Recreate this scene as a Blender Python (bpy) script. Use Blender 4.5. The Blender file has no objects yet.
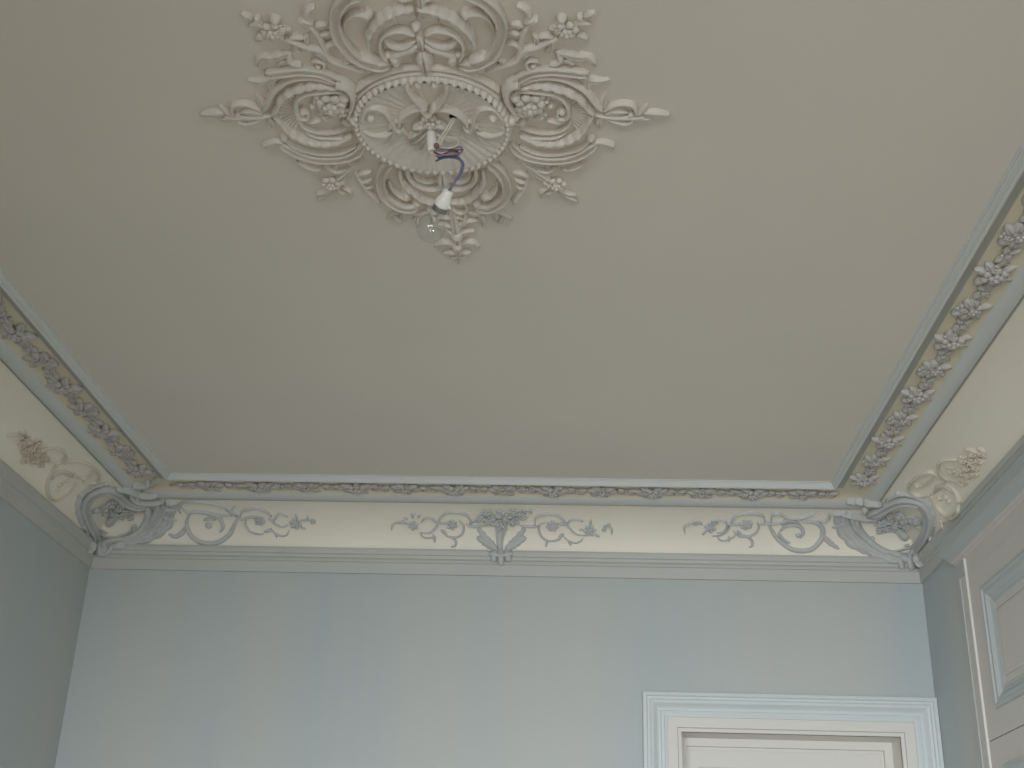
import bpy, math, random
from mathutils import Vector, Matrix
random.seed(7)
SC = bpy.context.scene
COL = SC.collection
# ------------------------------------------------------------------ camera, light, exposure
K, EYE = 1.7, 1.6                      # one unit of the survey = camera to ceiling, 1.7 m; camera 1.6 m above the floor
F_PX, PITCH, YAW, ROLL = 1236.9, 0.4279, 0.0526, 0.0322
cy, sy, cp, sp = math.cos(YAW), math.sin(YAW), math.cos(PITCH), math.sin(PITCH)
FW = Vector((-sy*cp, cy*cp, sp)); RT0 = Vector((cy, sy, 0)); UP0 = RT0.cross(FW)
RT = math.cos(ROLL)*RT0 + math.sin(ROLL)*UP0
UP = -math.sin(ROLL)*RT0 + math.cos(ROLL)*UP0
cam = bpy.data.cameras.new('camera'); co = bpy.data.objects.new('camera', cam); COL.objects.link(co)
co.matrix_world = Matrix(((RT.x, UP.x, -FW.x, 0), (RT.y, UP.y, -FW.y, 0), (RT.z, UP.z, -FW.z, EYE), (0, 0, 0, 1)))
cam.sensor_fit = 'HORIZONTAL'; cam.sensor_width = 36; cam.lens = F_PX/1024*36; cam.clip_start = .05
SC.camera = co
SC.view_settings.view_transform = 'Standard'; SC.view_settings.look = 'None'
SC.view_settings.gamma = 1; SC.view_settings.use_curve_mapping = False
SC.view_settings.exposure = -0.33
world = bpy.data.worlds.new('overcast_sky'); SC.world = world; world.use_nodes = True
world.node_tree.nodes['Background'].inputs[0].default_value = (.80, .90, 1, 1)
world.node_tree.nodes['Background'].inputs[1].default_value = 1.0
SC.cycles.max_bounces = 12; SC.cycles.diffuse_bounces = 8
# survey of the room
L, R, D, BK = -1.2017, .8566, 2.9703, -1.0        # left wall, right wall, far wall, back wall
FL = -EYE/K
WIN = [(-.92, -.36), (.02, .58)]                  # two tall windows in the back wall behind the camera
WZ0, WZ1 = -.55, .62
def area_light(name, x0, x1, z0, z1, power, color, tilt=0, turn=0, spread=180):
    l = bpy.data.lights.new(name, 'AREA'); l.shape = 'RECTANGLE'
    l.size = (x1-x0)*K; l.size_y = (z1-z0)*K; l.energy = power; l.color = color
    o = bpy.data.objects.new(name, l); COL.objects.link(o)
    o.location = ((x0+x1)/2*K, BK*K-.03, EYE+(z0+z1)/2*K)
    l.spread = math.radians(spread)
    o.rotation_euler = (math.radians(90-tilt), 0, math.radians(-turn))     # sky light falls inward and down through the opening
    return o
P_WIN = 115
area_light('daylight_left_window', *WIN[0], WZ0, WZ1, P_WIN*1.18, (.95, .97, 1), 30, 19, 106)
area_light('daylight_right_window', *WIN[1], WZ0, WZ1, P_WIN*.80, (.92, .97, 1), 27, 9, 106)

# ------------------------------------------------------------------ helpers
def W(p): return Vector((p[0]*K, p[1]*K, EYE+p[2]*K))
def ray(u, v): return FW + RT*((u-512)/F_PX) - UP*((v-384)/F_PX)
def lin(c): return tuple(((x/255)/12.92 if x/255 <= .04045 else ((x/255+.055)/1.055)**2.4) for x in c)
MATS = {}
def mat(name, rgb, rough=.6, var=.04, scale=3.0, bump=.0, bscale=60, spec=.3, vert=False):
    m = bpy.data.materials.new(name); m.use_nodes = True; nt = m.node_tree; b = nt.nodes['Principled BSDF']
    c = lin(rgb)
    b.inputs['Roughness'].default_value = rough; b.inputs['Specular IOR Level'].default_value = spec
    tc = nt.nodes.new('ShaderNodeTexCoord'); n = nt.nodes.new('ShaderNodeTexNoise'); n.inputs['Scale'].default_value = scale
    n.inputs['Detail'].default_value = 4
    mp = nt.nodes.new('ShaderNodeMapping'); nt.links.new(tc.outputs['Object'], mp.inputs[0]); nt.links.new(mp.outputs[0], n.inputs['Vector'])
    if vert: mp.inputs['Scale'].default_value = (1, 1, .03)
    r = nt.nodes.new('ShaderNodeValToRGB')
    r.color_ramp.elements[0].position = .3; r.color_ramp.elements[1].position = .7
    r.color_ramp.elements[0].color = (*[x*(1-var) for x in c], 1); r.color_ramp.elements[1].color = (*[min(1, x*(1+var)) for x in c], 1)
    nt.links.new(n.outputs['Fac'], r.inputs[0]); nt.links.new(r.outputs[0], b.inputs['Base Color'])
    if bump:
        n2 = nt.nodes.new('ShaderNodeTexNoise'); n2.inputs['Scale'].default_value = bscale
        nt.links.new(tc.outputs['Object'], n2.inputs['Vector'])
        bp = nt.nodes.new('ShaderNodeBump'); bp.inputs['Strength'].default_value = bump; bp.inputs['Distance'].default_value = .004
        nt.links.new(n2.outputs['Fac'], bp.inputs['Height']); nt.links.new(bp.outputs[0], b.inputs['Normal'])
    MATS[name] = m; return m
mat('ceiling_paint', (226, 220, 209), .75, .02, 1.2, .06, 25)
mat('rose_plaster', (224, 218, 208), .45, .05, 14, .5, 95, .45)
mat('wall_paint_light_bands', (190, 198, 198), .55, .02, 2.4, .05, 30, vert=True)
_nt = MATS['wall_paint_light_bands'].node_tree
_r = [n for n in _nt.nodes if n.type == 'VALTORGB'][0]; _r.color_ramp.elements[0].color = (*lin((182, 193, 196)), 1); _r.color_ramp.elements[1].color = (*lin((196, 197, 193)), 1)  # cool and warm vertical streaks of window light, put into the wall colour
mat('grey_paint', (212, 215, 213), .5, .02, 4)
mat('hollow_paint', (178, 178, 170), .55, .02, 4)
mat('rail_paint', (198, 199, 195), .5, .02, 4)
mat('cream_paint', (222, 214, 192), .6, .03, 3)
mat('cove_cream', (248, 243, 229), .6, .03, 1.5)
mat('relief_grey', (204, 206, 205), .55, .04, 20)
mat('relief_cream', (222, 216, 202), .5, .04, 20)
mat('garland_plaster', (198, 195, 190), .5, .05, 20)
mat('joinery_white', (224, 222, 216), .45, .015, 2)
mat('joinery_blue', (213, 220, 221), .45, .015, 2)
mat('cupboard_blue', (186, 193, 194), .45, .015, 2)
mat('joinery_taupe', (210, 207, 202), .5, .015, 2)
mat('joint_dark', (70, 68, 64), .8)
mat('wood_floor', (122, 108, 92), .4, .2, 2)
mat('socket_plastic', (238, 236, 228), .35, .01)
mat('wire_white', (222, 216, 200), .4, .01)
mat('wire_violet', (146, 130, 154), .4, .03)
mat('wire_blue', (104, 120, 158), .4, .03)
mat('wire_brown', (120, 88, 74), .4, .03)
mat('cap_metal', (150, 152, 146), .3, .03).node_tree.nodes['Principled BSDF'].inputs['Metallic'].default_value = .9
mat('hole_dark', (18, 17, 16), .9)
mat('brass', (196, 160, 90), .3).node_tree.nodes['Principled BSDF'].inputs['Metallic'].default_value = 1
gm = bpy.data.materials.new('bulb_glass'); gm.use_nodes = True; nt = gm.node_tree; nt.nodes.clear()
out = nt.nodes.new('ShaderNodeOutputMaterial'); mx = nt.nodes.new('ShaderNodeMixShader')
tr = nt.nodes.new('ShaderNodeBsdfTransparent'); gl = nt.nodes.new('ShaderNodeBsdfGlossy'); fr = nt.nodes.new('ShaderNodeLayerWeight')
pw = nt.nodes.new('ShaderNodeMath'); pw.operation = 'POWER'; pw.inputs[1].default_value = 3.5
ma = nt.nodes.new('ShaderNodeMath'); ma.operation = 'MULTIPLY_ADD'; ma.inputs[1].default_value = .6; ma.inputs[2].default_value = .07
gl.inputs['Roughness'].default_value = .02; fr.inputs[0].default_value = .5; tr.inputs['Color'].default_value = (.97, .98, .98, 1)
nt.links.new(fr.outputs['Facing'], pw.inputs[0]); nt.links.new(pw.outputs[0], ma.inputs[0]); nt.links.new(ma.outputs[0], mx.inputs[0])
nt.links.new(tr.outputs[0], mx.inputs[1]); nt.links.new(gl.outputs[0], mx.inputs[2])
nt.links.new(mx.outputs[0], out.inputs[0]); MATS['bulb_glass'] = gm

class M:
    def __init__(s): s.v = []; s.f = []
    def add(s, verts, faces):
        b = len(s.v); s.v += [tuple(x) for x in verts]; s.f += [[b+i for i in f] for f in faces]
    def build(s, name, m, parent=None, smooth=True, origin=None):
        me = bpy.data.meshes.new(name); o = Vector(origin) if origin is not None else Vector((0, 0, 0))
        me.from_pydata([tuple(Vector(x)-o) for x in s.v], [], s.f); me.materials.append(MATS[m] if isinstance(m, str) else m)
        if smooth:
            for p in me.polygons: p.use_smooth = True
        me.update(); ob = bpy.data.objects.new(name, me); COL.objects.link(ob)
        if parent: ob.parent = parent; ob.location = o - parent.location
        else: ob.location = o
        return ob
def fix_normals(o):
    import bmesh
    bm = bmesh.new(); bm.from_mesh(o.data); bmesh.ops.recalc_face_normals(bm, faces=bm.faces); bm.to_mesh(o.data); bm.free(); return o
def empty(name, loc, label, cat, group=None):
    o = bpy.data.objects.new(name, None); o.location = loc; o.empty_display_size = .1; COL.objects.link(o)
    o['label'] = label; o['category'] = cat
    if group: o['group'] = group
    return o
def struct(o): o['kind'] = 'structure'; return o
def sempty(name):
    o = bpy.data.objects.new(name, None); COL.objects.link(o); o['kind'] = 'structure'; return o
def box(m, a, b):
    x0, y0, z0 = a; x1, y1, z1 = b
    m.add([(x0,y0,z0),(x1,y0,z0),(x1,y1,z0),(x0,y1,z0),(x0,y0,z1),(x1,y0,z1),(x1,y1,z1),(x0,y1,z1)],
          [(0,3,2,1),(4,5,6,7),(0,1,5,4),(1,2,6,5),(2,3,7,6),(3,0,4,7)])
def boxh(m, a, b): box(m, W(a), W(b))
def catmull(P, step):
    P = [Vector(p) for p in P]
    if len(P) == 2: P = [P[0], (P[0]+P[1])/2, P[1]]
    Q = [2*P[0]-P[1]]+P+[2*P[-1]-P[-2]]; out = []; T = []
    for i in range(1, len(Q)-2):
        n = max(2, int((Q[i+1]-Q[i]).length/step+.5))
        for k in range(n):
            t = k/n; a, b, c, d = Q[i-1], Q[i], Q[i+1], Q[i+2]
            out.append(.5*((2*b)+(c-a)*t+(2*a-5*b+4*c-d)*t*t+(3*b-a-3*c+d)*t**3))
    out.append(P[-1]); return out
ROUND = [(-1, -.3), (-.92, .3), (-.62, .78), (-.22, .99), (.22, .99), (.62, .78), (.92, .3), (1, -.3)]
BAND = [(-1, -.3), (-.97, .6), (-.8, 1), (-.6, .85), (-.35, .45), (.35, .45), (.6, .85), (.8, 1), (.97, .6), (1, -.3)]
LEAF = [(-1, -.3), (-.9, .25), (-.5, .75), (-.12, .9), (0, .6), (.12, .9), (.5, .75), (.9, .25), (1, -.3)]
RIDGE = [(-1, -.3), (-.85, .15), (-.4, .45), (-.08, 1), (.08, 1), (.4, .45), (.85, .15), (1, -.3)]
def sweep(m, P, N, Wd, Hd, prof=ROUND):
    """relief moulding along points P lying on a surface with normals N"""
    n = len(P); rings = []
    for i in range(n):
        t = (P[min(i+1, n-1)]-P[max(i-1, 0)])
        if t.length < 1e-9: t = Vector((1, 0, 0))
        t.normalize(); s = N[i].cross(t)
        if s.length < 1e-6: s = Vector((1, 0, 0))
        s.normalize(); rings.append([P[i]+s*(a*Wd[i])+N[i]*(b*Hd[i]) for a, b in prof])
    k = len(prof); vs = [v for r in rings for v in r]; fs = []
    for i in range(n-1):
        for j in range(k):
            a, b = i*k+j, i*k+(j+1) % k; fs.append((a, b, b+k, a+k))
    fs.append(tuple(range(k-1, -1, -1))); fs.append(tuple(range((n-1)*k, n*k))); m.add(vs, fs)
def blob(m, c, ax, ay, az, seg=8, rng=5, flat=0):
    """ellipsoid with half-axis vectors"""
    vs = [c+az]; fs = []
    for i in range(1, rng):
        th = math.pi*i/rng
        for j in range(seg):
            ph = 2*math.pi*j/seg; vs.append(c+az*math.cos(th)+(ax*math.cos(ph)+ay*math.sin(ph))*math.sin(th))
    vs.append(c-az); e = len(vs)-1
    for j in range(seg):
        fs.append((0, 1+j, 1+(j+1) % seg)); fs.append((e, e-seg+(j+1) % seg, e-seg+j))
        for i in range(rng-2):
            a = 1+i*seg+j; b = 1+i*seg+(j+1) % seg; fs.append((a, a+seg, b+seg, b))
    m.add(vs, fs)
def flower(m, c, n, r, h, petals=6, rot=0.0, rings=2):
    """open rose: flat cupped petals in two rings round a bud, h = height of the bud"""
    n = n.normalized(); t = n.cross(Vector((.13, .97, .2))).normalized(); b = n.cross(t)
    for ring in range(rings):
        rr = r*(.62 if ring == 0 else .30); pr = r*(.40 if ring == 0 else .25)
        for k in range(petals-ring):
            a = rot+2*math.pi*(k+.5*ring)/(petals-ring); d = t*math.cos(a)+b*math.sin(a); e = n.cross(d)
            q = c+d*rr+n*h*(.30+.30*ring)
            blob(m, q, d*pr+n*pr*(.25-.1*ring), e*pr*.9, n*min(h*.42, pr*.75)-d*pr*.1, 7, 4)
    blob(m, c+n*h*.72, t*r*.2, b*r*.2, n*min(h*.3, r*.25), 6, 4)
    blob(m, c, t*r*.6, b*r*.6, n*h*.55, 8, 4)
TAPER = lambda s: min(1, .45+2.6*s, .45+2.6*(1-s))
def widths(kind, s, n_lobes=4):
    if kind == 'leaf': return max(.08, math.sin(math.pi*(.06+.90*s))**.8)*(1.15-.3*s)
    if kind == 'lobed': return max(.15, math.sin(math.pi*(.08+.86*s))**.6)*(.78+.34*abs(math.sin(n_lobes*math.pi*s)))
    if kind == 'grow': return .25+.75*s
    if kind == 'fade': return 1-.72*s
    if kind == 'even': return min(1, .45+9*s, .45+9*(1-s))
    return TAPER(s)

# ------------------------------------------------------------------ cornice profile (d = out from the wall, z = up), survey units
COVE = [(.006+(.128-.006)*(math.sin(a)*.55+.45*(a/1.5708)) if False else .006+.122*(1-math.cos(a)), .8965+.0835*math.sin(a)) for a in [i*1.5708/10 for i in range(11)]]
P_RAIL = [(.0, .834), (.006, .8345), (.007, .861), (.011, .863), (.011, .868), (.009, .870), (.013, .8725), (.014, .879), (.018, .881), (.019, .890), (.016, .8965), (.006, .8965)]
P_FILLET = [(.128, .980), (.1285, .9775), (.1305, .9775), (.1310, .9795), (.1330, .9795), (.1335, .9780)]
P_LOWER = [(.1335, .9780), (.137, .9775), (.148, .9805), (.1565, .9845), (.1585, .9860), (.1595, .9868)]
P_BED = [(.1595, .9868), (.166, .9915), (.176, .9950), (.190, .9972), (.222, .9975)]
P_HOLLOW = [(.222, .9975), (.234, .9968), (.240, .994), (.2415, .9885)]
P_UPPER = [(.2415, .9885), (.2425, .9855), (.2455, .9845), (.2485, .986), (.2490, .9885), (.2505, .9885), (.2515, .9915), (.2530, .9945), (.2545, .9955), (.2545, .998), (.2575, .9985), (.2578, 1.0)]
FULL = P_RAIL+COVE+P_FILLET+P_LOWER+P_BED+P_HOLLOW+P_UPPER
def side_pt(side, d, z, end):
    """a profile point on one side of the room; end 0/1 = the mitred corners"""
    if side == 'far': return (L+d if end == 0 else R-d, D-d, z)
    if side == 'left': return (L+d, BK+d if end == 0 else D-d, z)
    if side == 'right': return (R-d, D-d if end == 0 else BK+d, z)
    return (R-d if end == 0 else L+d, BK+d, z)
def run(m, side, prof, smooth_n=0):
    vs = []
    for d, z in prof: vs += [W(side_pt(side, d, z, 0)), W(side_pt(side, d, z, 1))]
    m.add(vs, [(2*i, 2*i+1, 2*i+3, 2*i+2) for i in range(len(prof)-1)])
def on_cornice(u, v, off=0):
    """where the sight line of (u, v) meets the cornice; survey units in, metres out, with the normal"""
    r = ray(u, v); best = None
    for side in ('far', 'left', 'right'):
        for i in range(len(FULL)-1):
            (d0, z0), (d1, z1) = FULL[i], FULL[i+1]
            # plane through both profile points: n.p = c
            if side == 'far': A = (D-d0, z0); B = (D-d1, z1); q = (r.y, r.z)
            elif side == 'left': A = (L+d0, z0); B = (L+d1, z1); q = (r.x, r.z)
            else: A = (R-d0, z0); B = (R-d1, z1); q = (r.x, r.z)
            ex, ez = B[0]-A[0], B[1]-A[1]; den = q[0]*ez-q[1]*ex
            if abs(den) < 1e-9: continue
            t = (A[0]*ez-A[1]*ex)/den; s = ((q[0]*t-A[0])*ex+(q[1]*t-A[1])*ez)/(ex*ex+ez*ez+1e-12)
            if t > .2 and -.02 <= s <= 1.02 and (best is None or t < best[0]): best = (t, side, i, s)
    if best is None: raise ValueError((u, v))
    t, side, i, s = best; p = r*t
    # smooth normal: cove angle
    d = {'far': D-p.y, 'left': p.x-L, 'right': R-p.x}[side]
    if d > .13: nd, nz = .12, -.99
    else:
        c = max(0, min(1, (d-.006)/.122)); a = math.acos(1-c); nd, nz = math.cos(a)*.9+.1, -math.sin(a)
        nd, nz = math.cos(a), -max(.12, math.sin(a))
    # blend across the vertical corner
    wf = 1/(max(D-p.y-.0, .004))**1.0; wl = 1/max(p.x-L, .004); wr = 1/max(R-p.x, .004)
    df, dl, dr = D-p.y, p.x-L, R-p.x
    vec = Vector((0, 0, 0)); lim = .05
    o = min(df, dl, dr)
    for dd, n0 in ((df, Vector((0, -1, 0))), (dl, Vector((1, 0, 0))), (dr, Vector((-1, 0, 0)))):
        vec += n0*max(0, 1-(dd-o)/lim)
    vec.normalize(); n = (vec*nd+Vector((0, 0, nz))).normalized()
    return W(p)+n*off, n
def px(side_map, pts):
    a = [side_map(u, v) for u, v in pts]; return [x[0] for x in a], [x[1] for x in a]
def trace(m, pts, w, h, kind='taper', prof=ROUND, smap=None, lobes=4, off=0.0, curl=0, mirror=(1,)):
    """a relief stroke drawn on a surface: pts in picture coordinates measured on it, w half width and h height in metres"""
    Q = catmull([(u, v, 0) for u, v in pts], 2.2)
    PN = [smap(q.x, q.y, h*.4) for q in Q]
    P = [a-n*h*.4 for a, n in PN]; N = [n for a, n in PN]
    s = [i/(len(P)-1) for i in range(len(P))]
    Wd = [w*widths(kind, x, lobes) for x in s]; Hd = [h*(.55+.45*widths(kind, x, lobes)) for x in s]
    for mr in mirror:
        if mr == 1: sweep(m, P, N, Wd, Hd, prof)
        else: sweep(m, [mr(p) for p in P], N, Wd, Hd, prof)

# ------------------------------------------------------------------ room shell
T = .08
m = M(); box(m, W((L-T, BK-T, FL-.05)), W((R+T, D+T, FL))); struct(m.build('floor', 'wood_floor', smooth=False))
m = M(); box(m, W((L-T, BK-T, 1.0)), W((R+T, D+T, 1.08))); struct(m.build('ceiling', 'ceiling_paint', smooth=False))
m = M(); box(m, W((L-T, BK, FL)), W((L, D, 1))); struct(m.build('wall_left', 'wall_paint_light_bands', smooth=False))
m = M(); box(m, W((R, BK, FL)), W((R+T, D, 1))); struct(m.build('wall_right', 'wall_paint_light_bands', smooth=False))
OX0, OX1, OZ = .264, .767, .470                     # door opening
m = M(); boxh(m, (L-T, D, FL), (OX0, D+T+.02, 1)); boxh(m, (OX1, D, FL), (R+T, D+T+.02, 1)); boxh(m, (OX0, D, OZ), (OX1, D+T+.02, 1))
struct(m.build('wall_far', 'wall_paint_light_bands', smooth=False))
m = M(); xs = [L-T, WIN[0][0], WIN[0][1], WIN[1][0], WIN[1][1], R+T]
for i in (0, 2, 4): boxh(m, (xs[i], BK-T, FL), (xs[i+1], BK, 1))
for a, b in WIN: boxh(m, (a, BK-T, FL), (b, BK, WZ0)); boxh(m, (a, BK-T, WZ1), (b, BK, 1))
struct(m.build('wall_back', 'wall_paint_light_bands', smooth=False))
for n_, (a, b) in enumerate(WIN):
    w = sempty(f'window_{n_+1}'); m = M(); y0, y1 = BK-.055, BK-.035
    for x0, x1, z0, z1 in ((a, a+.03, WZ0, WZ1), (b-.03, b, WZ0, WZ1), (a, b, WZ0, WZ0+.03), (a, b, WZ1-.03, WZ1), ((a+b)/2-.015, (a+b)/2+.015, WZ0, WZ1), (a, b, .22, .25)):
        boxh(m, (x0, y0, z0), (x1, y1, z1))
    m.build('window_frame', 'joinery_white', w, smooth=False)
    m = M(); boxh(m, (a, BK-.048, WZ0), (b, BK-.045, WZ1)); m.build('pane', 'bulb_glass', w, smooth=False)

# cornice, one run per side
for n_, side in enumerate(('left', 'far', 'right', 'back')):
    t = sempty(f'trim_{n_+1}')
    for nm, prof, mt, sm in (('picture_rail', P_RAIL, 'rail_paint', False), ('cove', COVE, 'cove_cream', True), ('fillet', P_FILLET, 'hollow_paint', False),
                         ('lower_moulding', P_LOWER, 'grey_paint', True), ('garland_bed', P_BED, 'cream_paint', True),
                         ('hollow', P_HOLLOW, 'hollow_paint', True), ('upper_moulding', P_UPPER, 'grey_paint', False)):
        m = M(); run(m, side, prof); m.build(nm, mt, t, smooth=sm)

# ------------------------------------------------------------------ rectangular mouldings (doors, panels)
def rect_sweep(m, pl, a0, a1, b0, b1, prof, sides='LTRB', closed_back=True):
    """prof = [(o, d)]: o outward from the rectangle, d out of the plane"""
    cor = lambda o: [(a0-o, b0-o), (a0-o, b1+o), (a1+o, b1+o), (a1+o, b0-o)]
    segs = {'L': (0, 1), 'T': (1, 2), 'R': (2, 3), 'B': (3, 0)}
    for s in sides:
        i, j = segs[s]; vs = []
        for o, d in prof:
            c = cor(o); p, q = c[i], c[j]
            if 'B' not in sides:
                if s == 'L': p = (p[0], b0)
                if s == 'R': q = (q[0], b0)
            vs += [W(pl(p[0], p[1], d)), W(pl(q[0], q[1], d))]
        m.add(vs, [(2*k, 2*k+1, 2*k+3, 2*k+2) for k in range(len(prof)-1)])
far_pl = lambda a, b, d: (a, D-d, b)
right_pl = lambda a, b, d: (R-d, a, b)
def pbox(m, pl, a0, a1, b0, b1, d0, d1):
    p = pl(a0, b0, d0); q = pl(a1, b1, d1)
    boxh(m, tuple(min(x, y) for x, y in zip(p, q)), tuple(max(x, y) for x, y in zip(p, q)))

# door in the far wall
door = sempty('door_1')
m = M(); rect_sweep(m, far_pl, OX0, OX1, FL, OZ, [(.0325, 0), (.0325, .013), (.0385, .014), (.0395, .010), (.046, .010), (.048, .006), (.052, .006), (.056, .008), (.064, .016), (.070, .0175), (.074, .014), (.078, .0145), (.0805, .019), (.088, .0185), (.0895, .015), (.0895, 0)], 'LTR')
m.build('architrave', 'joinery_blue', door, smooth=False)
m = M(); rect_sweep(m, far_pl, OX0, OX1, FL, OZ, [(0, -.01), (0, .008), (.006, .009), (.0075, .009), (.0085, .006), (.0095, .010), (.031, .011), (.0325, .010), (.0325, 0)], 'LTR')
m.build('door_casing', 'joinery_white', door, smooth=False)
m = M(); rect_sweep(m, far_pl, OX0, OX1, FL, OZ, [(-.0006, -.002), (-.0006, -.08), (-.019, -.080), (-.019, -.094), (-.026, -.094), (-.026, -.11)], 'LTR')
m.build('door_lining', 'joinery_white', door, smooth=False)
DL0, DL1, DLZ = OX0+.0205, OX1-.0205, OZ-.0205
m = M(); y0 = D+.096
def ring_panels(m, x0, x1, z0, z1, panels, pl, dface, thick):
    """flat leaf with sunk rectangular panels (holes filled by the caller)"""
    zs = sorted({z0, z1, *[p[2] for p in panels], *[p[3] for p in panels]})
    for k in range(len(zs)-1):
        a, b = zs[k], zs[k+1]; h = [p for p in panels if p[2] <= a and p[3] >= b]
        if not h: pbox(m, pl, x0, x1, a, b, dface-thick, dface); continue
        pbox(m, pl, x0, h[0][0], a, b, dface-thick, dface); pbox(m, pl, h[0][1], x1, a, b, dface-thick, dface)
pans = [(DL0+.027, DL1-.027, .10, DLZ-.043), (DL0+.027, DL1-.027, FL+.12, .03)]
ring_panels(m, DL0, DL1, FL, DLZ, pans, far_pl, -.096, .02); leaf = m.build('door_leaf', 'joinery_white', door, smooth=False)
for a0, a1, b0, b1 in pans:
    m = M(); rect_sweep(m, far_pl, a0, a1, b0, b1, [(0, -.096), (-.004, -.092), (-.010, -.093), (-.016, -.100), (-.022, -.104)]); pm = m.build('panel_moulding', 'joinery_blue', leaf, smooth=False)
    m = M(); pbox(m, far_pl, a0, a1, b0, b1, -.11, -.104); m.build('panel', 'joinery_white', leaf, smooth=False)
m = M(); c = W((DL0+.02, D+.096, -.30)); blob(m, c+Vector((0, -.05, 0)), Vector((.028, 0, 0)), Vector((0, .02, 0)), Vector((0, 0, .028)), 12, 8); box(m, c+Vector((-.006, -.04, -.006)), c+Vector((.006, 0, .006)))
m.build('door_knob', 'brass', leaf)

# ------------------------------------------------------------------ built-in cupboard on the right wall
CY1, CY0 = 2.655, 1.50
cup = empty('built_in_cupboard', W((R, (CY0+CY1)/2, FL)), 'tall pale panelled built-in cupboard with blue-grey mouldings on the right wall', 'cupboard')
def cadd(m, name, mt, parent=None, smooth=False):
    parent = parent or cup; o = m.build(name, mt, None, smooth=smooth); o.parent = parent
    base = cup.location; o.location = -base if parent is cup else Vector((0, 0, 0)); return o
m = M(); pbox(m, right_pl, 2.603, CY1-.006, FL, .800, 0, .010); pbox(m, right_pl, CY0+.006, CY0+.052, FL, .800, 0, .010)
pbox(m, right_pl, CY0+.052, 2.603, .754, .800, 0, .010)
cadd(m, 'case_frame', 'joinery_taupe')
for y in (CY1-.006, CY0): m = M(); pbox(m, right_pl, y, y+.006, FL, .790, 0, .012); cadd(m, 'edge_bead', 'cupboard_blue')
m = M(); pbox(m, right_pl, CY1-.0062, CY1-.051, .757, .790, .009, .0125); cadd(m, 'bracket_block', 'cupboard_blue')
for y in (2.598, CY0+.052): m = M(); pbox(m, right_pl, y, y+.0055, FL, .787, .008, .0145); cadd(m, 'inner_bead', 'joinery_white')  # white colour stands in for light catching the casing step edge
# crown: profile (d, z) with returned ends
CR = [(0, .786), (.006, .7875), (.009, .790), (.011, .7905), (.013, .794), (.017, .7955), (.019, .7985), (.022, .799), (.024, .803), (.030, .812), (.036, .8165), (.037, .820), (.037, .8445), (.034, .846), (0, .846)]
def crown(seg):
    m = M(); vs = []
    for d, z in seg: vs += [W((R, CY1+d, z)), W((R-d, CY1+d, z)), W((R-d, CY0-d, z)), W((R, CY0-d, z))]
    fs = []
    for i in range(len(seg)-1):
        for j in range(3): fs.append((4*i+j, 4*i+j+1, 4*i+j+5, 4*i+j+4))
    m.add(vs, fs); return m
cadd(crown(CR[:8]), 'crown_bead', 'joinery_taupe'); cadd(crown(CR[7:]), 'crown_moulding', 'cupboard_blue')
# doors: upper and lower pair; only the far ones reach into the picture
def leafdoor(y0, y1, z0, z1, side):
    zz1, zz0 = z1-.052, z0+.052
    P = (y0+.078, y1-.078, zz0, zz1) if True else None
    m = M(); ring_panels(m, y0+.0012, y1-.0012, z0+.0012, z1-.0012, [P], right_pl, .010, .008); lf = cadd(m, 'cupboard_door', 'joinery_taupe')
    m = M(); rect_sweep(m, right_pl, P[0], P[1], P[2], P[3], [(0, .010), (-.001, .015), (-.008, .016), (-.011, .0125), (-.019, .0125), (-.027, .006), (-.036, .003), (-.040, .0035), (-.042, .002)]); mo = cadd(m, 'panel_moulding', 'cupboard_blue', lf)
    m = M(); pbox(m, right_pl, P[0]+.03, P[1]-.03, P[2]+.03, P[3]-.03, 0, .002)
    rect_sweep(m, right_pl, P[0]+.055, P[1]-.055, P[2]+.055, P[3]-.055, [(0, .002), (0, .0045), (-.004, .0045), (-.006, .006), (-.4*(P[3]-P[2]-.11), .006)][:4])
    pbox(m, right_pl, P[0]+.059, P[1]-.059, P[2]+.059, P[3]-.059, .002, .0045); cadd(m, 'panel', 'joinery_taupe', lf)
    m = M(); cc = W((R-.016, y0+.03 if side > 0 else y1-.03, z0+.05 if z0 > 0 else z1-.5)); blob(m, cc, Vector((.015, 0, 0)), Vector((0, .013, 0)), Vector((0, 0, .013)), 10, 6); cadd(m, 'knob', 'brass', lf)
YM = (CY0+.0575+2.598)/2
for y0, y1, s in ((YM, 2.598, 1), (CY0+.0575, YM, -1)):
    leafdoor(y0, y1, .4055, .7555, s); leafdoor(y0, y1, FL+.08, .406, s)
m = M(); pbox(m, right_pl, CY0+.053, 2.6, FL, FL+.078, 0, .009); cadd(m, 'plinth', 'joinery_taupe')
m = M(); pbox(m, right_pl, CY0+.055, 2.6, FL+.078, .754, .0002, .0018); cadd(m, 'case_interior', 'joint_dark')

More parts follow.
